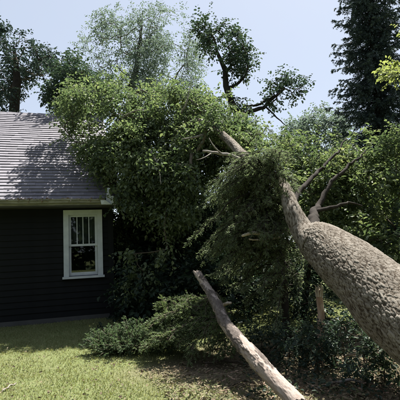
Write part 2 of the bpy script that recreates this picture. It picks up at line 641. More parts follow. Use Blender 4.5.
# ------------------------------------------------------------------ trees
def skeleton(trunk, trad, targets, start=.3, seg=.3, wiggle=.12, sag=0.0, r0=.006, power=.45, back=.35, order=None):
    """trunk polyline + branches grown to every target from the nearest wood; returns chains of (points, radii)"""
    tp, par = catmull(trunk, seg)
    tr = np.interp(par, np.linspace(0, 1, len(trad)), trad)
    pos = [p for p in tp]
    parent = [-1] + list(range(len(tp) - 1))
    plen = [0.0]
    for i in range(1, len(tp)):
        plen.append(plen[-1] + np.linalg.norm(tp[i] - tp[i - 1]))
    ok = [p >= start for p in par]
    chains = [(list(range(len(tp))), True)]
    dt = np.array([np.min(np.linalg.norm(tp - t, axis=1)) for t in targets])
    ends = {}
    for ti in np.argsort(dt):
        t = targets[ti]
        A = np.array(pos)
        dist = np.linalg.norm(A - t, axis=1) + back * np.array(plen) * .25
        dist[~np.array(ok)] += 50
        a = int(np.argmin(dist))
        L = np.linalg.norm(t - pos[a])
        k = max(2, int(L / seg))
        side = rng.normal(0, 1, 3) * wiggle * L
        ch = [a]
        p0 = pos[a]
        for j in range(1, k + 1):
            f = j / k
            p = p0 + (t - p0) * f + side * math.sin(math.pi * f) + np.array([0, 0, -sag * L * math.sin(math.pi * f) * -1]) + (rng.normal(0, .02, 3) if j < k else 0)
            pos.append(p)
            parent.append(ch[-1])
            plen.append(plen[ch[-1]] + L / k)
            ok.append(True)
            ch.append(len(pos) - 1)
        chains.append((ch, False))
        ends[ti] = ch
    cnt = np.zeros(len(pos))
    for ch, tk in chains:
        cnt[ch[-1]] += 1
    for i in range(len(pos) - 1, 0, -1):
        cnt[parent[i]] += cnt[i]
    R = r0 * np.maximum(cnt, 1) ** power
    R[:len(tp)] = np.maximum(tr, .0)
    P = np.array(pos)
    out = []
    for ch, tk in chains:
        rr = R[ch].copy()
        if not tk:
            rr[0] = min(rr[0], rr[1] * 1.25)
        out.append((P[ch], rr))
    D = np.array([nrm(P[ends[i][-1]] - P[ends[i][0]]) for i in range(len(targets))])
    return out, D


def twig_leaves(C, D, nt, k, tl, ll, ratio=.6, spread=.9, droop=.25, up=.2, jit=.25):
    """nt twiglets per clump, k leaves on each"""
    n = len(C)
    d = nrm(rng.normal(0, 1, (n, nt, 3)) * spread + D[:, None, :] * .8 + np.array([0, 0, up - droop]))
    base = C[:, None, :] + rng.normal(0, tl * .35, (n, nt, 3))
    L = tl * rng.uniform(.6, 1.2, (n, nt, 1))
    t = (np.arange(k) + .5) / k
    t = t[None, None, :, None]
    sg = np.where(np.arange(k) % 2 == 0, 1., -1.)[None, None, :, None]
    side = nrm(np.cross(d, rng.normal(0, .35, (n, nt, 3)) + np.array([0, 0, 1])))[:, :, None, :]
    P = base[:, :, None, :] + d[:, :, None, :] * L[:, :, None, :] * t + np.array([0, 0, -1.]) * droop * .5 * L[:, :, None, :] * t * t
    LD = d[:, :, None, :] * .55 + side * sg * .8 + rng.normal(0, jit, (n, nt, k, 3)) + np.array([0, 0, -droop])
    NN = np.array([0, 0, 1.]) + rng.normal(0, .45, (n, nt, k, 3))
    P = P + side * sg * ll * .1
    m = n * nt * k
    ln = ll * rng.uniform(.5, 1.25, m)
    return P.reshape(m, 3), LD.reshape(m, 3), NN.reshape(m, 3), ln, ln * ratio * rng.uniform(.8, 1.15, m), (base.reshape(-1, 3), (base + d * L).reshape(-1, 3))


def wood(root, chains, bark, limb_r=.03, trunk_name='trunk', twig_name='twigs', limb_name='limb', trunk_ns=14, skip_trunk=False, twig_mat='twig_bark'):
    tw = Acc()
    for i, (P, r) in enumerate(chains):
        if i == 0:
            if not skip_trunk:
                Acc().tube(P, r, trunk_ns).build(trunk_name, bark, root, True)
        elif r[0] > limb_r:
            q = np.linspace(0, len(P) - 1, 5).round().astype(int) if len(P) > 6 else np.arange(len(P))
            C, pc = catmull([P[z] for z in sorted(set(q))], max(.06, np.linalg.norm(P[-1] - P[0]) / 24))
            C[1:-1] += rng.normal(0, .15, (len(C) - 2, 3)) * r.mean()
            Acc().tube(C, np.interp(pc, np.linspace(0, 1, len(r)), r), 8).build(limb_name, bark, root, True)
        else:
            tw.tube(P, np.maximum(r, .003), 4, False)
    if tw.n:
        tw.build(twig_name, twig_mat, root, True, kind='stuff')


def twigs_from(tw, base, tip, r=.0025):
    for a, b in zip(base, tip):
        tw.tube(np.array([a, (a + b) / 2, b]), np.array([r, r * .8, r * .5]), 3, False)


def broadleaf(name, label, trunk, trad, targets, leaf, bark, nt=8, k=8, tl=.3, ll=.1, ratio=.6, group=None, cat='tree', limb_r=.03, **kw):
    sk = {q: kw.pop(q) for q in ('start', 'seg', 'wiggle', 'sag', 'r0', 'power', 'back') if q in kw}
    root = empty(name, tuple(trunk[0]))
    tag(root, label, cat, group)
    chains, D = skeleton(trunk, trad, targets, **sk)
    wood(root, chains, bark, limb_r)
    P, LD, NN, ln, wd, _ = twig_leaves(targets, D, nt, k, tl, ll, ratio, **kw)
    leaves('crown', P, LD, NN, ln, wd, leaf, root)
    return root


def needle_sprays(axes, radii_len, per, twl, nl, nw, flat=.35, droop=.3, curve=.1, dens=1.0):
    """axes: list of (points) of branches; side twigs on both sides carrying needles. returns needles P,D,N,L,W and twig segments"""
    Ps, Ds, Ns, Ls, Ws, tb, tt = [], [], [], [], [], [], []
    for P in axes:
        seglen = np.linalg.norm(np.diff(P, axis=0), axis=1)
        tot = seglen.sum()
        m = max(3, int(tot * per))
        T = nrm(np.gradient(P, axis=0))
        u = rng.uniform(.05, 1, m)
        idx = u * (len(P) - 1)
        i0 = np.minimum(idx.astype(int), len(P) - 2)
        f = (idx - i0)[:, None]
        base = P[i0] * (1 - f) + P[i0 + 1] * f
        t = T[i0]
        side = nrm(np.cross(t, np.array([0, 0, 1.]) + rng.normal(0, flat, (m, 3))))
        sg = np.where(rng.random(m) < .5, 1., -1.)[:, None]
        d = nrm(t * .75 + side * sg * .8 + rng.normal(0, .15, (m, 3)) + np.array([0, 0, -droop * .5]))
        L = twl * (1.05 - .75 * u) * rng.uniform(.6, 1.2, m)
        q = max(4, int(twl / nl * 3 * dens))
        tv = rng.uniform(0, 1, (m, q, 1))
        pos = base[:, None, :] + d[:, None, :] * L[:, None, None] * tv + np.array([0, 0, -1.]) * droop * L[:, None, None] * tv * tv * .6
        rad = nrm(np.cross(d[:, None, :], rng.normal(0, 1, (m, q, 3))))
        rad[:, :, 2] *= .6
        nd = nrm(d[:, None, :] * .7 + rad * .75)
        Ps.append(pos.reshape(-1, 3))
        Ds.append(nd.reshape(-1, 3))
        Ns.append(rng.normal(0, .5, (m * q, 3)) + np.array([0, 0, 1.]))
        Ls.append(nl * rng.uniform(.7, 1.2, m * q))
        Ws.append(nw * rng.uniform(.8, 1.2, m * q))
        tb.append(base)
        tt.append(base + d * L[:, None] + np.array([0, 0, -1.]) * droop * L[:, None] * .6)
    return (np.concatenate(Ps), np.concatenate(Ds), np.concatenate(Ns), np.concatenate(Ls), np.concatenate(Ws)), np.concatenate(tb), np.concatenate(tt)


def arc(p0, d, L, drop, n=9, wob=.03):
    """branch that leaves along d and bends down by drop*L"""
    d = nrm(np.asarray(d, float))
    t = np.linspace(0, 1, n)[:, None]
    P = p0 + d * L * t + np.array([0, 0, -1.]) * drop * L * t ** 1.8
    P[1:-1] += rng.normal(0, wob * L, (n - 2, 3)) * .3
    return P


# ------------------------------------------------------------------ ground
YAW = math.radians(17)
HU = np.array([math.cos(YAW), math.sin(YAW), 0])     # along the eave, to the right and away
HN = np.array([-HU[1], HU[0], 0])                    # into the house
W0 = gr(0, 328)                                      # foot of the house wall at the left picture edge
DEBRIS = [(130, 372), (190, 352), (240, 340), (330, 330), (420, 330), (520, 420), (300, 460), (230, 402), (170, 385)]


def gz(x, y):
    d = math.hypot(x, y - 6)
    f = max(0.0, 1 - d / 40)
    return f * .035 * noise.noise(Vector((x * .55, y * .55, 3.1)))


def proj(P):
    v = CMN.T @ (np.asarray(P) - np.array([0, 0, CAM_H]))
    return 200 + FPX * v[0] / -v[2], 200 - FPX * v[1] / -v[2]


BARE_POLY = [tuple(gr(x, y)[:2]) for x, y in DEBRIS]
BARE_C = np.array(BARE_POLY)


def poly_dist(x, y, poly):
    p = np.array([x, y])
    best = 1e9
    for i in range(len(poly)):
        a, b = np.array(poly[i]), np.array(poly[(i + 1) % len(poly)])
        t = np.clip(((p - a) @ (b - a)) / ((b - a) @ (b - a)), 0, 1)
        best = min(best, np.linalg.norm(p - a - t * (b - a)))
    return best


def bare(x, y):
    d = poly_dist(x, y, BARE_POLY)
    s = d if in_poly(x, y, BARE_POLY) else -d
    return max(0., min(1., .5 + s / .9))


BX, BY = np.arange(-8, 8.01, .2), np.arange(0, 14.01, .2)
BG = np.array([[bare(x, y) for x in BX] for y in BY])


def bare_at(x, y):
    i = np.clip((x + 8) / .2, 0, len(BX) - 1.001)
    j = np.clip(y / .2, 0, len(BY) - 1.001)
    i0, j0 = i.astype(int), j.astype(int)
    fi, fj = i - i0, j - j0
    return (BG[j0, i0] * (1 - fi) + BG[j0, i0 + 1] * fi) * (1 - fj) + (BG[j0 + 1, i0] * (1 - fi) + BG[j0 + 1, i0 + 1] * fi) * fj


xs = np.concatenate([[-400, -150, -70, -35, -20, -12], np.arange(-8, 8.01, .2), [12, 20, 35, 70, 150, 400]])
ys = np.concatenate([[-300, -100, -40, -15, -5], np.arange(0, 16.01, .2), [20, 28, 40, 80, 200, 600]])
GV = np.array([[x, y, gz(x, y)] for y in ys for x in xs])
nx = len(xs)
GF = np.array([[j * nx + i, j * nx + i + 1, (j + 1) * nx + i + 1, (j + 1) * nx + i] for j in range(len(ys) - 1) for i in range(nx - 1)])
me = mesh_np('lawn', GV, GF, smooth=True)
ba = me.attributes.new('bare', 'FLOAT', 'POINT')
ba.data.foreach_set('value', (bare_at(GV[:, 0], GV[:, 1]) * ((abs(GV[:, 0]) < 8) & (GV[:, 1] > 0) & (GV[:, 1] < 14))).astype(np.float32))
lawn = link('lawn', me, 'lawn_earth')
tag(lawn, 'sunlit yellow green lawn in front of the house', kind='structure')

# grass blades where the photograph looks at the lawn
GN = 140000
gx = rng.uniform(-5.2, 4.2, GN)
gy = 3.9 + (11.2 - 3.9) * rng.random(GN) ** 1.5
gb = bare_at(gx, gy)
gn = np.array([noise.noise(Vector((p * 2.3, q * 2.3, 0))) for p, q in zip(gx, gy)])
keep = (rng.random(GN) > gb * .93) & (rng.random(GN) < .75 + .5 * gn)
gx, gy = gx[keep], gy[keep]
GN = len(gx)
gp = np.array([[a, b, gz(a, b) - .004] for a, b in zip(gx, gy)])
gd = np.stack([rng.normal(0, .5, GN), rng.normal(0, .5, GN), np.ones(GN)], 1)
tag(leaves('grass', gp, gd, rng.normal(0, 1, (GN, 3)), rng.uniform(.025, .06, GN), rng.uniform(.005, .009, GN), 'grass_blade', None, 'blade'),
    'short yellow green mown grass covering the lawn', 'grass', kind='stuff')

# ------------------------------------------------------------------ house
EAVE_OUT, RIDGE_D = .45, 4.3


def wplane(x, y, P):
    d = CMN @ np.array([(x - 200) / FPX, (200 - y) / FPX, -1.0])
    return np.array([0, 0, CAM_H]) + d * (((P - np.array([0, 0, CAM_H])) @ HN) / (d @ HN))


EZ = float(wplane(0, 200, W0 - HN * EAVE_OUT)[2])
RZ = float(wplane(0, 113, W0 + HN * RIDGE_D)[2])
CORNER = float((wplane(108, 195, W0 - HN * EAVE_OUT) - W0) @ HU)     # roof corner, measured along the eave
WR = CORNER + .12                                                   # wall corner
house = empty('house', tuple(W0 + HU * WR), YAW)
tag(house, 'dark walled house with grey shingle roof under the fallen tree', 'house')
slope = (RZ - EZ) / (RIDGE_D + EAVE_OUT)
HL = 8.6          # length of the house to the left
HD = 2 * RIDGE_D
R0 = .14          # roof beyond the wall at the gable


def H(acc, name, mat, parent=None, smooth=False, kind=None):
    return acc.build(name, mat, parent or house, smooth, False, kind)


wi = [float((wplane(*q, W0) - W0) @ HU) - WR for q in ((63.5, 244), (102.5, 244))]
wx0, wx1 = wi
wz0 = float(wplane(84, 278, W0)[2])
wz1 = float(wplane(84, 210, W0)[2])
wt = EZ + EAVE_OUT * slope - .12
a = Acc()
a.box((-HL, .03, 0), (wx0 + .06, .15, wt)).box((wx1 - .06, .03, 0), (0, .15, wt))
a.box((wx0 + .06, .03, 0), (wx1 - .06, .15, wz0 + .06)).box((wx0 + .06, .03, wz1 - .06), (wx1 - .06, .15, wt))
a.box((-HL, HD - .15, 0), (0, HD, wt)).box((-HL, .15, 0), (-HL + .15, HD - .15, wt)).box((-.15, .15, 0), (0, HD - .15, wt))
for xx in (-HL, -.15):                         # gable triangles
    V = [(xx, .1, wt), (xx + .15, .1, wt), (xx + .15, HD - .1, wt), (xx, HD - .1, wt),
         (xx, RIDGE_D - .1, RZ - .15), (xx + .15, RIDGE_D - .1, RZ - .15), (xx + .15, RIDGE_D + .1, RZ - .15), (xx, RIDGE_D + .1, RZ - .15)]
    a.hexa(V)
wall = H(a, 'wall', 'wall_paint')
nb = int(wt / .135)
meshes = {}
for i in range(nb):
    z = .12 + i * .135
    spans = [(-HL, 0.0)]
    if z + .135 > wz0 - .02 and z < wz1 + .01:
        spans = [(-HL, wx0 - .005), (wx1 + .005, 0.0)]
    for s_ in spans:
        if s_ not in meshes:
            b = Acc()
            x0, x1 = s_
            b.hexa([(x0, -.003, 0), (x1, -.003, 0), (x1, .032, 0), (x0, .032, 0), (x0, .018, .145), (x1, .018, .145), (x1, .032, .145), (x0, .032, .145)])
            o = b.build('clapboard', 'wall_paint', wall, False, False)
            meshes[s_] = o.data
            o.location.z = z
        else:
            o = bpy.data.objects.new('clapboard', meshes[s_])
            col.objects.link(o)
            o.parent = wall
            o.location.z = z
H(Acc().box((-.1, -.02, .08), (.02, -.006, wt)), 'corner_board', 'wall_paint')
H(Acc().box((-HL, .0, -.1), (0, .028, .115)), 'foundation', 'soffit_paint')

# roof: deck, courses of uneven shingles, ridge cap, boards, gutter
SL = math.hypot(RIDGE_D + EAVE_OUT, RZ - EZ)
sd_ = np.array([0, (RIDGE_D + EAVE_OUT) / SL, (RZ - EZ) / SL])
sn_ = np.array([0, -sd_[2], sd_[1]])
E0 = np.array([0, -EAVE_OUT, EZ])
a = Acc()
for mir in (0, 1):
    p = [E0 + np.array([-HL - .3, 0, 0]), E0 + np.array([R0, 0, 0]), E0 + np.array([R0, 0, 0]) + sd_ * SL, E0 + np.array([-HL - .3, 0, 0]) + sd_ * SL]
    q = [v - sn_ * .09 for v in p]
    V = np.array(q + p)
    if mir:
        V[:, 1] = 2 * RIDGE_D - V[:, 1]
        V[:, 1] += .001
    a.hexa(V)
roof = H(a, 'roof', 'roof_deck')
a = Acc()
NC = 35
ex = SL / NC
for r in range(NC):
    x = R0 + .02 - (r % 2) * .15 - rng.uniform(0, .06)
    s0 = r * ex - .03
    while x > -HL - .3:
        wdt = rng.uniform(.26, .34)
        x2 = max(x - wdt, -HL - .32)
        lift = .027 + rng.uniform(0, .008)
        js = s0 + rng.uniform(-.005, .005)
        s1 = (r + 1) * ex + .02
        p = [E0 + sd_ * js + sn_ * .004, E0 + sd_ * s1 + sn_ * .002]
        V = []
        for h0, h1 in ((.0, .0), (lift, .008)):
            V += [p[0] + sn_ * h0 + [x2 + .0012, 0, 0], p[0] + sn_ * h0 + [x - .0012, 0, 0], p[1] + sn_ * h1 + [x - .0012, 0, 0], p[1] + sn_ * h1 + [x2 + .0012, 0, 0]]
        a.hexa(V)
        x = x2
H(a, 'shingles', 'shingle', roof, kind='stuff')
a = Acc()
x = R0
rt = np.array([0, RIDGE_D, RZ + .03])
while x > -HL - .3:
    x2 = x - .3
    V = []
    for sg in (0,):
        V = [(x2, RIDGE_D - .14, RZ - .07), (x - .01, RIDGE_D - .14, RZ - .075), (x - .01, RIDGE_D + .14, RZ - .075), (x2, RIDGE_D + .14, RZ - .07),
             (x2, RIDGE_D - .03, RZ + .05), (x - .01, RIDGE_D - .03, RZ + .035), (x - .01, RIDGE_D + .03, RZ + .035), (x2, RIDGE_D + .03, RZ + .05)]
    a.hexa(V)
    x = x2
H(a, 'ridge_cap', 'shingle', roof)
H(Acc().box((-HL - .3, -EAVE_OUT - .012, EZ - .135), (R0 - .02, -EAVE_OUT + .015, EZ - .005)), 'fascia', 'gutter_paint', roof)
H(Acc().box((-HL, -EAVE_OUT + .02, EZ - .16), (R0 - .03, .0, EZ - .14)), 'soffit', 'soffit_paint', roof)
for mir in (0, 1):
    p = [E0 + np.array([R0 + .004, 0, 0]) + sn_ * -.16, E0 + np.array([R0 + .03, 0, 0]) + sn_ * -.16]
    V = np.array([p[0], p[1], p[1] + sn_ * .15, p[0] + sn_ * .15, p[0] + sd_ * SL, p[1] + sd_ * SL, p[1] + sd_ * SL + sn_ * .15, p[0] + sd_ * SL + sn_ * .15])
    if mir:
        V[:, 1] = 2 * RIDGE_D - V[:, 1]
    H(Acc().hexa(V), 'rake_board', 'gutter_paint', roof)
# K-section gutter, open at the top
prof = [(.0, .0), (-.07, .0), (-.085, .045), (-.11, .07), (-.115, .1), (-.1, .102), (-.1, .075), (-.075, .05), (-.06, .012), (-.005, .012), (-.005, .1), (.0, .1)]
gx0, gx1 = -HL - .3, -.2
V, F4 = [], []
segs = np.linspace(gx0, gx1, 40)
for x in segs:
    dip = .012 * noise.noise(Vector((x * 1.3, 0, 0)))
    for (yy, zz) in prof:
        V.append((x, -EAVE_OUT - .014 + yy, EZ - .085 + zz * .8 + dip))
k = len(prof)
for i in range(len(segs) - 1):
    for j in range(k):
        F4.append((i * k + j, i * k + (j + 1) % k, (i + 1) * k + (j + 1) % k, (i + 1) * k + j))
me = mesh_np('gutter', np.array(V), np.array(F4))
gutter = link('gutter', me, 'gutter_paint', house, False)
# torn end of the gutter, bent upright at the roof corner
torn = Acc()
base = np.array([-.2, -EAVE_OUT - .05, EZ - .14])
for (dx, w_, h_, tilt, yo) in ((.02, .13, .4, .1, -.02), (.1, .09, .2, .12, -.05), (-.08, .22, .1, -.05, -.08)):
    b0 = base + np.array([dx, yo, 0])
    torn.hexa([b0, b0 + [w_, -.01, 0], b0 + [w_, .015, 0], b0 + [0, .02, 0], b0 + [tilt * .4, 0, h_], b0 + [tilt * .4 + w_ * .5, -.03, h_ * .94],
               b0 + [tilt * .4 + w_ * .5, -.012, h_ * .94], b0 + [tilt * .4, .016, h_]])
tg = H(torn, 'torn_gutter_end', 'white_paint', gutter)
tg['label'] = 'pale torn gutter end bent upright at the roof corner'
# leaf trash lying in the gutter
n = 700
lp = np.stack([rng.uniform(-5, -.25, n), -EAVE_OUT - .01 - rng.uniform(.0, .1, n), EZ - .03 + rng.uniform(-.01, .03, n)], 1)
lm = leaves('gutter_leaves', lp, rng.normal(0, 1, (n, 3)) * [1, 1, .5], rng.normal(0, .4, (n, 3)) + [0, 0, 1], rng.uniform(.04, .09, n), rng.uniform(.02, .05, n), 'gutter_litter', None)
lm.parent = gutter

# window: casing, sill, two sashes, muntins, panes, curtain
win = Acc()
cw = .115
win.box((wx0, -.035, wz0 + .05), (wx0 + cw, .028, wz1)).box((wx1 - cw, -.035, wz0 + .05), (wx1, .028, wz1))
win.box((wx0 + cw, -.033, wz1 - cw), (wx1 - cw, .028, wz1))
window = H(win, 'window', 'white_paint')
H(Acc().box((wx0 - .03, -.075, wz0), (wx1 + .03, .028, wz0 + .05)), 'sill', 'white_paint', window)
ix0, ix1, iz0, iz1 = wx0 + cw, wx1 - cw, wz0 + .05, wz1 - cw
zm = iz0 + (iz1 - iz0) * .5
for (z0, z1, y0, mun) in ((zm - .02, iz1, .03, 3), (iz0, zm + .025, .062, 0)):
    s = Acc()
    t = .055
    s.box((ix0, y0, z0), (ix0 + t, y0 + .03, z1)).box((ix1 - t, y0, z0), (ix1, y0 + .03, z1))
    s.box((ix0 + t, y0 + .001, z0), (ix1 - t, y0 + .029, z0 + (.05 if mun else .085))).box((ix0 + t, y0 + .001, z1 - .045), (ix1 - t, y0 + .029, z1))
    sash = H(s, 'sash', 'white_paint', window)
    for q in range(mun):
        xm = ix0 + t + (ix1 - ix0 - 2 * t) * (q + 1) / (mun + 1)
        H(Acc().box((xm - .01, y0 + .003, z0 + .05), (xm + .01, y0 + .026, z1 - .045)), 'muntin', 'white_paint', sash)
    H(Acc().box((ix0 + t - .004, y0 + .012, z0 + .04), (ix1 - t + .004, y0 + .016, z1 - .04)), 'pane', 'window_glass', sash)
cu = Acc()
for q in range(22):
    x0 = ix0 + (ix1 - ix0) * q / 22
    x1 = ix0 + (ix1 - ix0) * (q + 1) / 22
    ya, yb = .2 + .03 * math.sin(q * 1.7), .2 + .03 * math.sin((q + 1) * 1.7)
    zb = zm + .05
    cu.quad([(x0, ya, zb), (x1, yb, zb), (x1, yb, iz1), (x0, ya, iz1)])
H(cu, 'curtain', 'curtain', window)
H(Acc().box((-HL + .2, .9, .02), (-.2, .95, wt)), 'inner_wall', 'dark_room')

# ------------------------------------------------------------------ the fallen tree
T_A = px(400, 311, 4.4)
T_B = px(319, 243, 5.9)
tdir = (T_B - T_A) / np.linalg.norm(T_B - T_A)
T_0 = T_A - tdir * 1.35 + np.array([.05, 0, .06])
T_0[2] = max(T_0[2], .35)
fallen = empty('fallen_tree', (float(T_0[0]), float(T_0[1]), 0))
tag(fallen, 'huge fallen tree with thick tan trunk lying across the yard onto the roof', 'fallen tree')
mid = T_A + (T_B - T_A) * .55 + np.array([-.01, .02, .05])
bark_tube('trunk', [T_0, T_A, mid, T_B, T_B + tdir * .1], [.46, .385, .345, .285, .24], 'trunk_bark', fallen, ns=360, step=.009, amp=.010, freq=38, stretch=.34, lump=.09, end_break=(.05, 0))
LEAD = [px(317, 246, 5.75), px(304, 232, 6.1), px(291, 206, 6.4), px(283, 186, 6.9), px(262, 169, 7.5), px(243, 155, 8.2), px(226, 138, 9.0), px(203, 122, 9.9), px(165, 130, 10.6), px(130, 155, 10.5)]
LR = [.21, .17, .125, .105, .1, .095, .09, .08, .06, .03]
bark_tube('leader', LEAD, LR, 'trunk_bark', fallen, ns=60, step=.03, amp=.009, freq=40, stretch=.34, lump=.2, seed=5)
POLY_A = [(64, 112), (72, 96), (95, 90), (120, 80), (150, 92), (175, 84), (200, 92), (222, 108), (250, 124), (262, 148), (246, 166), (222, 172), (204, 190), (192, 226), (165, 222), (140, 212), (118, 200), (104, 176), (92, 158), (78, 152), (70, 132)]


def depth_a(x, y):
    if x < 115:
        return (9.6, 11.2 if y > 140 else 12.5)
    f = 9.2 + 1.2 * max(0, (175 - y) / 80)
    return (f, f + 2.8)


TA = np.concatenate([fill(POLY_A, 420, depth_a, gap=(1.15, .06)), fill([(100, 100), (200, 95), (240, 140), (200, 185), (120, 190)], 130, lambda x, y: (depth_a(150, y)[0] - .2, depth_a(150, y)[0] + .7), gap=(1.4, .1)),
                     fill([(56, 108), (70, 84), (120, 72), (175, 76), (225, 98), (262, 122), (272, 150), (200, 130), (120, 110)], 46, lambda x, y: (depth_a(x, y)[0] + .2, depth_a(x, y)[1])),
                     fill([(200, 116), (222, 112), (228, 130), (214, 144), (200, 138)], 9, (9.0, 9.5)),
                     fill([(104, 180), (126, 185), (128, 250), (108, 250)], 26, (10.9, 12.2)),
                     fill([(108, 205), (185, 215), (190, 262), (150, 290), (112, 280)], 16, (10.2, 11.6), .25),
                     fill([(125, 245), (185, 250), (195, 295), (150, 300), (128, 295)], 7, (8.6, 9.4), .15)])
chains, DA = skeleton(LEAD, LR, TA, start=.55, seg=.3, wiggle=.12, r0=.0055, power=.43)
wood(fallen, chains, 'bark_grey', .028, skip_trunk=True)
P, LD, NN, ln, wd, tws = twig_leaves(TA, DA, 14, 7, .34, .09, .62, droop=.4, jit=.4)
leaves('crown', P, LD, NN, ln, wd, 'maple_leaf', fallen)
# bare broken limbs that show in the crown
for pts, rr in (([px(246, 163, 7.9), px(232, 156, 7.95), px(216, 153, 7.9), px(203, 151, 7.8)], [.045, .034, .028, .02]), ([px(222, 154, 7.92), px(214, 147, 7.8), px(209, 138, 7.8)], [.016, .012, .005]), ([px(212, 152.5, 7.88), px(205, 157, 7.7), px(196, 160, 7.6)], [.014, .01, .004]),
                ([px(150, 150, 9.8), px(158, 165, 9.2), px(161, 184, 8.9)], [.03, .022, .008]),
                ([px(120, 120, 10.4), px(132, 112, 9.9), px(146, 109, 9.6)], [.025, .018, .006]),
                ([px(178, 118, 10.4), px(186, 104, 10.2), px(190, 86, 10.2)], [.03, .02, .006]),
                ([px(215, 128, 9.6), px(200, 136, 9.2), px(182, 139, 9.0)], [.035, .028, .01]),
                ([px(172, 88, 11.5), px(190, 100, 11), px(205, 112, 10.5)], [.02, .03, .04])):
    Pq, par = catmull(pts, .08)
    Pq[1:-1] += rng.normal(0, .004, (len(Pq) - 2, 3))
    Acc().tube(Pq, np.interp(par, np.linspace(0, 1, len(rr)), rr), 9).build('broken_limb', 'dead_wood', fallen, True)
# second fork behind the trunk: thin dark limbs and their leaves
FORK = [px(316, 240, 6.1), px(322, 215, 6.9), px(318, 190, 7.8), px(332, 160, 8.8)]
for pts, rr in (([px(292, 206, 6.45), px(300, 190, 7.1), px(318, 172, 7.6), px(335, 155, 8.0), px(347, 139, 8.4)], [.06, .045, .035, .025, .012]),
                ([px(313, 232, 6.05), px(314, 216, 6.6), px(318, 205, 7.2), px(332, 182, 7.5), px(350, 165, 7.8), px(365, 150, 8.2)], [.09, .07, .05, .036, .025, .01]),
                ([px(316, 212, 6.8), px(330, 208, 7.0), px(345, 203, 7.1), px(362, 206, 7.2)], [.035, .03, .024, .012])):
    Pq, par = catmull(pts, .1)
    Pq[1:-1] += rng.normal(0, .015, (len(Pq) - 2, 3))
    Acc().tube(Pq, np.interp(par, np.linspace(0, 1, len(rr)), rr), 9).build('limb', 'bark_dark', fallen, True)

# ------------------------------------------------------------------ leafy bushes behind the trunk
def bush(name, label, base, targets, leaf, nt, k, tl, ll, ratio=.6, group=None, droop=.25, bark='bark_dark'):
    b = np.asarray(base, float)
    c = targets.mean(0)
    return broadleaf(name, label, [b, b * .6 + c * .4 + [0, 0, -.1], b * .3 + c * .7], [.05, .04, .025], targets, leaf, bark, nt, k, tl, ll, ratio, group, 'bush',
                     limb_r=.02, start=.05, seg=.25, r0=.0045, power=.42, droop=droop)


bush('leafy_bush', 'sunlit leafy bush right behind the thick trunk at the right edge', (3.1, 8.6, 0),
     fill([(330, 175), (360, 155), (400, 150), (440, 160), (440, 300), (400, 285), (360, 245), (335, 225)], 175, (7.2, 9.6), gap=(1.6, .02)), 'bush_leaf', 10, 7, .3, .095, .58, 'bushes behind the trunk')
bush('leafy_bush', 'loose leafy bush with long shoots rising in front of the spruce foot', (3.6, 9.6, 0),
     fill([(318, 165), (345, 138), (380, 128), (420, 125), (430, 175), (380, 190), (340, 185)], 48, (8.2, 10.2)), 'bush_leaf', 10, 7, .3, .095, .58, 'bushes behind the trunk')
bush('leafy_bush', 'leafy bush between the broken trunk end and the feathery conifer', (2.0, 8.9, 0),
     np.concatenate([fill([(268, 150), (300, 155), (340, 160), (350, 200), (345, 230), (318, 222), (300, 205), (283, 175)], 115, (7.7, 9.8), gap=(1.6, -.15)), fill([(262, 142), (285, 132), (330, 146), (345, 165), (280, 165)], 16, (8, 9.8))]), 'bush_leaf', 10, 7, .28, .085, .58, 'bushes behind the trunk')

# ------------------------------------------------------------------ feathery conifer crushed under the leader
def conifer_pile(name, label, cat, base, stem, stem_r, axes, needle, bark, per, twl, nl, nw, br=.012, flat=.35, droop=.35, dens=1.0, group=None):
    root = empty(name, tuple(base))
    tag(root, label, cat, group)
    if stem is not None:
        P, par = catmull(stem, .12)
        Acc().tube(P, np.interp(par, np.linspace(0, 1, len(stem_r)), stem_r), 10).build('stem', bark, root, True)
    for P in axes:
        L = np.linalg.norm(P[-1] - P[0])
        r = np.linspace(br * (.6 + .5 * L), .003, len(P))
        Acc().tube(P, r, 6).build('branch', bark, root, True)
    nd, tb, tt = needle_sprays(axes, None, per, twl, nl, nw, flat, droop, dens=dens)
    leaves('needles', *nd, needle, root, 'needle')
    tw = Acc()
    twigs_from(tw, tb, tt, .0025)
    tw.build('twigs', 'twig_bark', root, True, kind='stuff')
    return root


stem = [gr(290, 352), px(286, 320, 6.9), px(283, 270, 7.0), px(276, 215, 7.0), px(262, 165, 7.1)]
stem[0] = np.array([stem[1][0] + .05, 6.95, 0])
axes = []
sp, _ = catmull(stem, .05)
POLY_B = [(258, 160), (282, 176), (300, 220), (310, 262), (306, 322), (276, 345), (240, 318), (205, 272), (186, 246), (194, 206), (224, 176)]
for i in range(3000):
    if len(axes) >= 120:
        break
    p0 = sp[int(len(sp) * (.12 + .87 * rng.random() ** .75))] + rng.normal(0, .13, 3)
    ang = rng.uniform(0, 2 * math.pi)
    up = rng.uniform(-.1, .55)
    d = np.array([math.cos(ang) * 1.0 - .35, math.sin(ang) * .6 - .35, up])
    L = rng.uniform(.6, 1.45) * (.55 + .5 * min(1, (2.75 - p0[2]) / 1.6))
    A = arc(p0, d, L, rng.uniform(.25, .95), wob=.1)
    e = proj(A[-1])
    if in_poly(e[0], e[1], POLY_B) and A[-1][2] > .1:
        axes.append(A)
LEFT_B = [(186, 246), (193, 208), (215, 180), (245, 168), (262, 200), (262, 262), (236, 300), (212, 280)]
for e in fill(LEFT_B, 95, (6.5, 7.6), .15):
    k_ = int(np.argmin(np.abs(sp[:, 2] - min(2.75, e[2] + rng.uniform(.2, .9)))))
    p0 = sp[k_] + rng.normal(0, .08, 3)
    t = np.linspace(0, 1, 10)[:, None]
    lift_ = rng.uniform(.1, .35) * np.linalg.norm(e - p0)
    A = p0 + (e - p0) * t + np.array([0, 0, 1.]) * lift_ * np.sin(math.pi * t ** .8)
    A[1:-1] += rng.normal(0, .02, (8, 3))
    axes.append(A[3:])
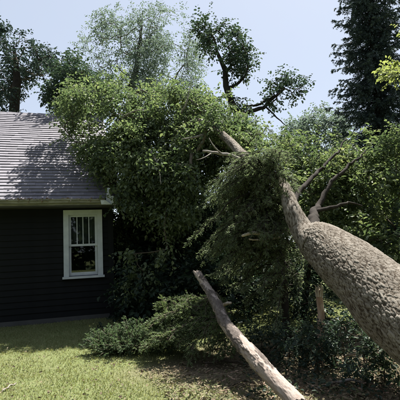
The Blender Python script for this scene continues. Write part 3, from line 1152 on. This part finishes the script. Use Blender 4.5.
for i in range(26):
    p0 = sp[int(len(sp) * rng.uniform(.7, .97))] + rng.normal(0, .15, 3)
    A = arc(p0, (rng.uniform(-.9, .7), -1.0, rng.uniform(.2, .7)), rng.uniform(.3, .85), rng.uniform(.3, 1.0), wob=.1)
    axes.append(A)
for i in range(30):
    u_ = rng.random()
    p0 = px(250 + 33 * u_, 158 + 26 * u_, 7.25 - .45 * u_) + rng.normal(0, .06, 3) + np.array([0, -.1, .12])
    axes.append(arc(p0, (rng.uniform(-1, .5), rng.uniform(-.8, 0), rng.uniform(.0, .5)), rng.uniform(.3, .75), rng.uniform(.4, 1.1), wob=.1))
for i in range(10):
    p0 = px(rng.uniform(258, 290), rng.uniform(216, 228), 6.6) + rng.normal(0, .05, 3)
    axes.append(arc(p0, (rng.uniform(-.8, .4), -.7, rng.uniform(.0, .4)), rng.uniform(.3, .6), rng.uniform(.5, 1.0), wob=.1))
conifer_pile('crushed_conifer', 'olive green feathery conifer with drooping boughs crushed below the leaning stem', 'conifer', stem[0], stem, [.07, .06, .055, .045, .02], axes, 'hemlock_needle', 'bark_dark', 36, .22, .036, .009, flat=.7, droop=.45, dens=1.0)
croot = bpy.data.objects['crushed_conifer']
for pts, rr in (([px(242, 236, 6.3), px(252, 233, 6.36), px(268, 234, 6.5), px(287, 231, 6.8)], [.018, .026, .03, .034]), ([px(249, 239, 6.35), px(262, 240, 6.45), px(282, 237, 6.8)], [.01, .014, .02])):
    Pq, par = catmull(pts, .06)
    Pq[1:-1] += rng.normal(0, .003, (len(Pq) - 2, 3))
    Acc().tube(Pq, np.interp(par, np.linspace(0, 1, len(rr)), rr), 9).build('broken_branch', 'pale_wood', croot, True)

# ------------------------------------------------------------------ low evergreen shrub and torn boughs on the lawn's edge
def yew(name, label, pts, hts, rads, nspr, needle, seed=0, lean=(0, 0, 0), nl=.028, group=None, flat=.8):
    axes = []
    for (c, h, r) in zip(pts, hts, rads):
        for i in range(nspr):
            a_, q = rng.uniform(0, 2 * math.pi), math.sqrt(rng.random())
            b0 = np.array([c[0] + math.cos(a_) * r * q * .35, c[1] + math.sin(a_) * r * q * .35, .02])
            d = np.array([math.cos(a_) * q * r, math.sin(a_) * q * r, h * (1.15 - .8 * q * q)]) + np.array(lean) * h
            L = np.linalg.norm(d) * rng.uniform(.75, 1.12)
            axes.append(arc(b0, d, L, .12 + .1 * q, 8, .05))
    return conifer_pile(name, label, 'shrub', (float(pts[0][0]), float(pts[0][1]), 0), None, None, axes, needle, 'twig_bark', 30, .17, nl, .009, .008, flat, .1, 1.1, group)


g1, g2, g3 = gr(110, 352), gr(132, 352), gr(156, 349)
yew('evergreen_shrub', 'low blue green evergreen shrub at the left end of the heap', [g1, g2, g3], [.4, .48, .54], [.4, .46, .5], 62, 'yew_needle')


def bough(label, x0, y0, Y0, x1, y1, Y1, nside, length, needle='bough_needle', lift=.12):
    p0, p1 = px(x0, y0, Y0), px(x1, y1, Y1)
    p0[2] = max(p0[2], .06)
    p1[2] = max(p1[2], .05)
    m = (p0 + p1) / 2 + np.array([0, 0, lift])
    spine, _ = catmull([p0, m, p1], .1)
    ax = [spine]
    T = nrm(spine[-1] - spine[0])
    S = nrm(np.cross(T, np.array([0, 0, 1.])))
    for i in range(nside):
        u = rng.uniform(.08, .95)
        b0 = spine[int(u * (len(spine) - 1))]
        sg = 1 if rng.random() < .5 else -1
        d = T * .75 + S * sg * rng.uniform(.4, .9) + np.array([0, 0, rng.uniform(.05, .5)])
        A = arc(b0, d, length * (1.1 - .6 * u) * rng.uniform(.6, 1.1), .35, 8)
        A[:, 2] = np.maximum(A[:, 2], .03)
        ax.append(A)
    conifer_pile('torn_bough', label, 'branch', (float(p0[0]), float(p0[1]), 0), None, None, ax, needle, 'twig_bark', 38, .18, .034, .010, .012, .6, .25, 1.3, 'evergreen boughs torn off and heaped beside the log')


bough('torn evergreen bough lying lowest, its tip nearest the evergreen shrub', 218, 322, 6.5, 142, 352, 6.15, 26, .5)
bough('torn evergreen bough arching over the middle of the heap', 214, 306, 6.8, 150, 326, 6.6, 26, .55, lift=.1)
bough('torn evergreen bough at the back top of the heap by the log', 220, 298, 7.2, 165, 312, 7.0, 22, .5, lift=.1)
bough('torn evergreen bough hanging down beside the log, tip to the lawn', 232, 312, 6.3, 190, 350, 6.0, 26, .5)
bough('torn evergreen bough half hidden in shade under the heap', 240, 332, 6.2, 218, 356, 5.8, 16, .4)
bough('torn evergreen bough crossing the heap just above the lowest one', 226, 312, 6.6, 160, 340, 6.3, 26, .5, lift=.08)
bough('torn evergreen bough leaning against the left side of the log', 216, 292, 6.9, 196, 326, 6.5, 22, .5, lift=.06)
bough('small upright evergreen tuft sticking up above the heap', 172, 330, 6.8, 161, 296, 6.9, 16, .35, lift=.02)

# ------------------------------------------------------------------ broken log, splintered limb and other wood on the ground
l0 = px(197, 272, 7.0)
l1 = gr(298, 404, .13)
LOGP = [l0] + [px(x, y, 7.0 + (l1[1] - 7.0) * t) for x, y, t in ((215, 301, .28), (227, 326, .5), (262, 366, .8))] + [l1]
log = empty('broken_log', (float(l1[0]), float(l1[1]), 0))
tag(log, 'grey broken log with bark torn off, propped up on the evergreen heap', 'log')
bark_tube('log_body', LOGP, [.05, .062, .075, .088, .08], 'log_bark', log, ns=130, step=.013, amp=.013, freq=30, mode='strip', lump=.2, end_break=(.16, 1), seed=3)
Acc().tube(np.array([px(222, 306, 6.3), px(228, 303, 6.25), px(231, 303, 6.2)]), [.03, .024, .018], 9).build('branch_stub', 'pale_wood', log, True)

sb = px(317, 332, 5.9)
sb[2] = -.02
st = px(319, 283, 5.9)
spl = empty('splintered_limb', (float(sb[0]), float(sb[1]), 0))
tag(spl, 'splintered reddish limb standing upright in the shade under the trunk', 'broken limb')
Pq, par = catmull([sb, (sb + st) / 2 + [.03, 0, .05], st - [.01, 0, .12]], .05)
V, dirs, T = rings(Pq, np.interp(par, [0, .5, 1], [.055, .048, .042]), 16)
for i in range(len(Pq)):
    for j in range(16):
        V[i, j] += dirs[i, j] * .018 * noise.noise(Vector(V[i, j] * 14))
a = Acc()
b_ = V.reshape(-1, 3)
ii = np.arange(len(Pq) - 1)[:, None] * 16
jj = np.arange(16)[None, :]
a.V.append(b_)
a.F4.append(np.stack([ii + jj, ii + (jj + 1) % 16, ii + 16 + (jj + 1) % 16, ii + 16 + jj], -1).reshape(-1, 4))
a.n = len(b_)
a.build('limb_body', 'torn_wood', spl, True)
for q in range(9):
    an = q / 9 * 6.28
    b0 = Pq[-1] + np.array([math.cos(an) * .035, math.sin(an) * .035, -.06])
    h_ = rng.uniform(.1, .24)
    Acc().tube(np.array([b0, b0 + [rng.normal(0, .01), 0, h_ * .6], b0 + [rng.normal(0, .03), rng.normal(0, .02), h_]]), [.018, .012, .002], 5).build('splinter', 'pale_wood', spl)


def stick(name, label, pts, rr, mat, cat='stick', group=None):
    P, par = catmull(pts, .05)
    P[1:-1] += rng.normal(0, .006, (len(P) - 2, 3))
    o = Acc().tube(P, np.interp(par, np.linspace(0, 1, len(rr)), rr), 7).build(name, mat, None, True)
    tag(o, label, cat, group)
    return o


G = 'broken sticks scattered on the ground'
stick('stick', 'pale stick poking out of the shade left of the evergreen shrub', [gr(84, 342, .03), gr(92, 338, .06), gr(99, 336, .12)], [.012, .016, .014], 'dead_wood', group=G)
stick('stick', 'thin stick lying across the sunlit lawn at the lower left', [gr(2, 391, .03), gr(8, 387, .035), gr(16, 383, .03)], [.008, .01, .006], 'dead_wood', group=G)
stick('stick', 'pale splinter of wood lying under the thick trunk at right', [gr(345, 356, .1), gr(362, 352, .14), gr(380, 354, .1)], [.015, .025, .012], 'pale_wood', group=G)
stick('stick', 'dark twig lying between the log and the lawn', [gr(205, 363, .03), gr(225, 361, .05), gr(250, 364, .03)], [.012, .015, .008], 'twig_bark', group=G)
stick('stick', 'short brown stick on the litter at the bottom beside the log', [gr(228, 386, .03), gr(243, 381, .04), gr(256, 383, .03)], [.01, .012, .007], 'twig_bark', group=G)
stick('stick', 'grey branch lying on the litter right of the log end', [gr(318, 388, .03), gr(345, 381, .05), gr(375, 384, .03)], [.014, .018, .008], 'dead_wood', group=G)


def litter(name, label, poly, n, lmin, lmax, mat, cat, zlo=.005, zhi=.04, curl=.5, w=.55):
    pts = []
    xs_, ys_ = [p[0] for p in poly], [p[1] for p in poly]
    while len(pts) < n:
        x, y = rng.uniform(min(xs_), max(xs_)), rng.uniform(min(ys_), max(ys_))
        if in_poly(x, y, poly):
            g = gr(x, y)
            pts.append((g[0], g[1], gz(g[0], g[1]) + rng.uniform(zlo, zhi)))
    pts = np.array(pts)
    ll = rng.uniform(lmin, lmax, n)
    o = leaves(name, pts, rng.normal(0, 1, (n, 3)) * [1, 1, curl * .6], rng.normal(0, curl, (n, 3)) + [0, 0, 1], ll, ll * w, mat)
    return tag(o, label, cat, kind='stuff')


litter('leaf_litter', 'brown and tan leaf litter and chips strewn around the log', [(140, 374), (200, 357), (240, 350), (420, 345), (440, 430), (190, 430), (160, 392)], 6500, .015, .055, 'litter_leaf', 'leaf litter', .01, .06)
litter('fallen_leaves', 'loose green and pale leaves scattered over the open lawn', [(-10, 350), (90, 345), (150, 362), (180, 402), (-10, 405)], 230, .02, .05, 'litter_leaf', 'leaves', .025, .045)
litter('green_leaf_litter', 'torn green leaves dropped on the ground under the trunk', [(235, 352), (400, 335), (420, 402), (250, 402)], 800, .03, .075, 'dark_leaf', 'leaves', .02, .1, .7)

ch = []
a = Acc()
for i in range(130):
    x, y = rng.uniform(205, 400), rng.uniform(362, 402)
    g = gr(x, y)
    L, W, T_ = rng.uniform(.02, .1), rng.uniform(.006, .022), rng.uniform(.004, .01)
    an = rng.uniform(0, 3.14)
    u = np.array([math.cos(an), math.sin(an), rng.normal(0, .15)])
    v = np.array([-math.sin(an), math.cos(an), rng.normal(0, .2)])
    c = np.array([g[0], g[1], gz(g[0], g[1]) + .03])
    k = np.array([0, 0, T_])
    a.hexa([c - u * L * .5 - v * W * .5, c + u * L * .5 - v * W * .2, c + u * L * .5 + v * W * .3, c - u * L * .5 + v * W * .5,
            c - u * L * .5 - v * W * .5 + k, c + u * L * .5 - v * W * .2 + k, c + u * L * .5 + v * W * .3 + k, c - u * L * .5 + v * W * .5 + k])
tag(a.build('wood_chips', 'torn_wood'), 'pale broken wood chips strewn near the log end', 'wood chips', kind='stuff')

# weeds and sprigs in the shade under the trunk
def sprig(label, c, r, h, n, ll, leaf='dark_leaf', group='leafy sprigs under the trunk'):
    T = np.stack([c[0] + rng.normal(0, r * .5, n), c[1] + rng.normal(0, r * .5, n), rng.uniform(.1, h, n)], 1)
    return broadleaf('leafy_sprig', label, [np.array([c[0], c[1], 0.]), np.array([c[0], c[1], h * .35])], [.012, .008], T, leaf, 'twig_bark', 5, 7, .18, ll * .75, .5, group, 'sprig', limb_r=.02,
                     start=0., seg=.12, r0=.003, power=.35)


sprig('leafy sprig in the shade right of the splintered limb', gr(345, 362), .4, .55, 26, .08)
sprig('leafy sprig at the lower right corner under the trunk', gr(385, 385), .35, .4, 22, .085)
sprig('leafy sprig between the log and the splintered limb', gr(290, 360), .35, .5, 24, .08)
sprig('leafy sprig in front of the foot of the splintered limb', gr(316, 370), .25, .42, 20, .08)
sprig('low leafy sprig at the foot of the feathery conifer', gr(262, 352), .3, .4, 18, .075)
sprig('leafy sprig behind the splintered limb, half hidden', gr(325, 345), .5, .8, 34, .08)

# ------------------------------------------------------------------ standing trees behind
TB = np.concatenate([fill([(-30, 30), (8, 18), (30, 40), (58, 55), (62, 68), (40, 82), (20, 95), (-30, 105)], 95, (18, 22), gap=(.9, .14)),
                     fill([(-30, 70), (25, 70), (30, 112), (-30, 118)], 24, (18, 22), gap=(.9, .12)), fill([(28, 45), (55, 55), (58, 66), (35, 62)], 25, (19, 21))])
b = px(14, 113, 20)
broadleaf('oak_tree', 'dark leaved oak standing behind the roof at the far left', [np.array([b[0] - .3, 20, 0]), px(14, 113, 20), px(17, 80, 20), px(14, 48, 20)], [.32, .24, .18, .07], TB, 'oak_leaf', 'bark_dark', 7, 6, .42, .15, .6, 'trees standing behind the house', start=.45, seg=.5, limb_r=.05, r0=.009)
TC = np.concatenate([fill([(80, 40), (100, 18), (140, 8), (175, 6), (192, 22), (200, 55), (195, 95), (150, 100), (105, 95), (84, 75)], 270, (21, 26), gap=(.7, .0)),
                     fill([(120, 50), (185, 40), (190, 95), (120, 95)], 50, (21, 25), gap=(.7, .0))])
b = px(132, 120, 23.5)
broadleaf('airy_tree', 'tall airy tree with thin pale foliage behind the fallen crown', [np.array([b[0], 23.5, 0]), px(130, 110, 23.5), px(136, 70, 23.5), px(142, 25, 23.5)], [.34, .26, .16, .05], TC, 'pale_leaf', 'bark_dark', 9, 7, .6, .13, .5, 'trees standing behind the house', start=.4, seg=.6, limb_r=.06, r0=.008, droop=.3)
TD = np.concatenate([fill([(60, 68), (75, 58), (92, 78), (110, 88), (105, 112), (60, 112), (45, 95)], 130, (14.5, 17.5))])
b = px(82, 112, 16.2)
broadleaf('green_tree', 'small mid green tree rising over the roof ridge beside the oak', [np.array([b[0], 16.5, 0]), px(82, 112, 16.2), px(76, 78, 16)], [.16, .1, .03], TD, 'dark_leaf', 'bark_dark', 9, 7, .36, .13, .6, 'trees standing behind the house', start=.5, seg=.4, limb_r=.04)
TE = np.concatenate([fill([(205, 30), (220, 20), (240, 30), (252, 48), (250, 72), (235, 80), (225, 70), (212, 58), (200, 45)], 52, (14.2, 16), gap=(1.4, .1)),
                     fill([(222, 40), (250, 45), (253, 72), (232, 76)], 20, (14.4, 15.6)), fill([(195, 22), (215, 18), (220, 40), (200, 50)], 22, (14.5, 15.6)),
                     fill([(270, 80), (290, 72), (306, 84), (298, 96), (278, 102), (268, 92)], 26, (14.6, 15.3)), fill([(262, 102), (272, 96), (280, 104), (268, 110)], 7, (14.8, 15.2)),
                     fill([(230, 92), (245, 98), (246, 116), (228, 116)], 14, (14.6, 15.4))])
tr = [np.array([px(238, 150, 15)[0], 15, 0]), px(239, 130, 15), px(234, 110, 15), px(226, 86, 15), px(225, 70, 15), px(217, 52, 15), px(214, 38, 15)]
root = broadleaf('crooked_tree', 'dark crooked tree with a bent trunk and one long branch to the right', tr, [.2, .15, .13, .11, .09, .06, .03], TE, 'dark_leaf', 'bark_dark', 6, 6, .34, .115, .6, 'trees standing behind the house', start=.35, seg=.35, limb_r=.03, r0=.009)
for pts, rr in (([px(235, 119, 15), px(250, 112, 15), px(264, 107, 15), px(276, 96, 15), px(285, 88, 15)], [.09, .08, .07, .05, .03]), ([px(266, 107, 15), px(277, 117, 15), px(287, 126, 15)], [.035, .025, .012]),
                ([px(228, 88, 15), px(240, 82, 15), px(246, 72, 15), px(248, 62, 15)], [.06, .05, .035, .02])):
    Pq, par = catmull(pts, .15)
    Pq[1:-1] += rng.normal(0, .02, (len(Pq) - 2, 3))
    Acc().tube(Pq, np.interp(par, np.linspace(0, 1, len(rr)), rr), 8).build('limb', 'bark_dark', root, True)
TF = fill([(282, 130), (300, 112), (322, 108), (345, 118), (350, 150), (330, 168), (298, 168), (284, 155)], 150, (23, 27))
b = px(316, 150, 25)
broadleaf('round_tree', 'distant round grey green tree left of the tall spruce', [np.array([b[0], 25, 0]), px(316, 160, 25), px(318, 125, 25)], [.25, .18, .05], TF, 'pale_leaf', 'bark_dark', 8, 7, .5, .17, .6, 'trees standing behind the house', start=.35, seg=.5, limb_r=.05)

# spruce
sx = px(381, 140, 20)[0]
SPH = 19.0
root = empty('spruce_tree', (float(sx), 20, 0))
tag(root, 'tall dark spruce rising out of the picture at the upper right', 'tree', 'trees standing behind the house')
Acc().tube(np.array([[sx, 20, z] for z in np.linspace(0, SPH, 30)]), np.linspace(.3, .02, 30), 12).build('trunk', 'bark_dark', root, True)
axes = []
for z in np.arange(2.0, SPH - .4, .22):
    nb_ = 7
    f = z / SPH
    rad = 3.1 * (1 - f) ** .62 if f > .25 else 2.6
    a0 = rng.uniform(0, 6.28)
    for q in range(nb_):
        an = a0 + q * 6.283 / nb_ + rng.normal(0, .25)
        L = rad * rng.uniform(.65, 1.12)
        n_ = 9
        t = np.linspace(0, 1, n_)[:, None]
        Pq = np.array([sx, 20, z]) + np.array([math.cos(an), math.sin(an), 0]) * L * t + np.array([0, 0, 1.]) * L * (-.45 * t + .3 * t ** 2.4)
        axes.append(Pq)
tw = Acc()
for Pq in axes:
    tw.tube(Pq, np.linspace(.03, .005, len(Pq)), 5, False)
tw.build('branches', 'bark_dark', root, True, kind='stuff')
nd, tb, tt = needle_sprays(axes, None, 17, .55, .1, .04, .4, .6, dens=1.3)
leaves('crown', *nd, 'spruce_needle', root, 'needle')

# leafy branch hanging in from a tree that stands out of the picture on the right
tr = [np.array([6.6, 9.0, 0]), np.array([6.5, 9.1, 2.2]), np.array([6.3, 9.2, 4.2]), np.array([6.2, 9.3, 6.2])]
TG = np.concatenate([fill([(381, 70), (392, 66), (412, 64), (415, 82), (398, 80), (384, 77)], 18, (8.8, 9.6)), fill([(400, 24), (412, 20), (415, 36), (401, 34)], 6, (8.8, 9.6)),
                     np.stack([rng.normal(6.2, 1.0, 90), rng.normal(9.3, 1., 90), rng.uniform(3.6, 7.5, 90)], 1)])
TG = np.array([p for i, p in enumerate(TG) if i < 24 or not (416 > proj(p)[0] > 0)])
broadleaf('roadside_tree', 'yellow green leaves on a branch hanging in at the right edge', tr, [.16, .13, .1, .05], TG, 'bright_leaf', 'bark_dark', 6, 6, .2, .095, .6, None, start=.3, seg=.35, limb_r=.03)

# undergrowth and woods behind the yard, plus unseen woods added behind the camera
def hedge_pts(x0, x1, y0, y1, z1, n):
    return np.stack([rng.uniform(x0, x1, n), rng.uniform(y0, y1, n), z1 * rng.random(n) ** .8], 1)


HP = np.concatenate([hedge_pts(-2.4, -1.3, 10.6, 13.5, 1.8, 140), hedge_pts(-1.9, 2.4, 8.6, 10.8, 1.1, 240), hedge_pts(-2.0, -.2, 10.9, 12.6, 3.6, 200), hedge_pts(-2.3, 0.6, 11.2, 13, 2.6, 260), hedge_pts(-2.0, 2.2, 12.5, 15, 3.4, 260), hedge_pts(1.5, 9, 11.5, 16, 3.6, 420)])
HDIR = nrm(rng.normal(0, 1, (len(HP), 3)) + [0, -.3, .5])
P, LD, NN, ln, wd, _ = twig_leaves(HP, HDIR, 7, 6, .38, .12, .55)
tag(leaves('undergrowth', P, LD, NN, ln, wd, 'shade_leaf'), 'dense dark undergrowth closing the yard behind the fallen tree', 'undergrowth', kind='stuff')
WP = []
for i in range(2100):
    an = rng.uniform(0, 2 * math.pi)
    r_ = rng.uniform(34, 42) if math.cos(an) > .2 else rng.uniform(17, 24)  # camera side stands nearer, added out of view to block sky and deepen shade
    h_ = (4.5 + 1.5 * math.sin(an * 7) + 1.0 * math.sin(an * 17)) if math.cos(an) > .2 else 10 + 2.5 * math.sin(an * 9)
    WP.append((math.sin(an) * r_, math.cos(an) * r_ + 2, h_ * rng.random() ** .8))
WP = np.array(WP)
P, LD, NN, ln, wd, _ = twig_leaves(WP, nrm(rng.normal(0, 1, WP.shape)), 6, 5, 1.0, .62, .75)
tag(leaves('woods', P, LD, NN, ln, wd, 'wood_leaf'), 'dark green woods far behind the yard and an added unseen belt blocking sky behind the camera', 'woods', kind='stuff')
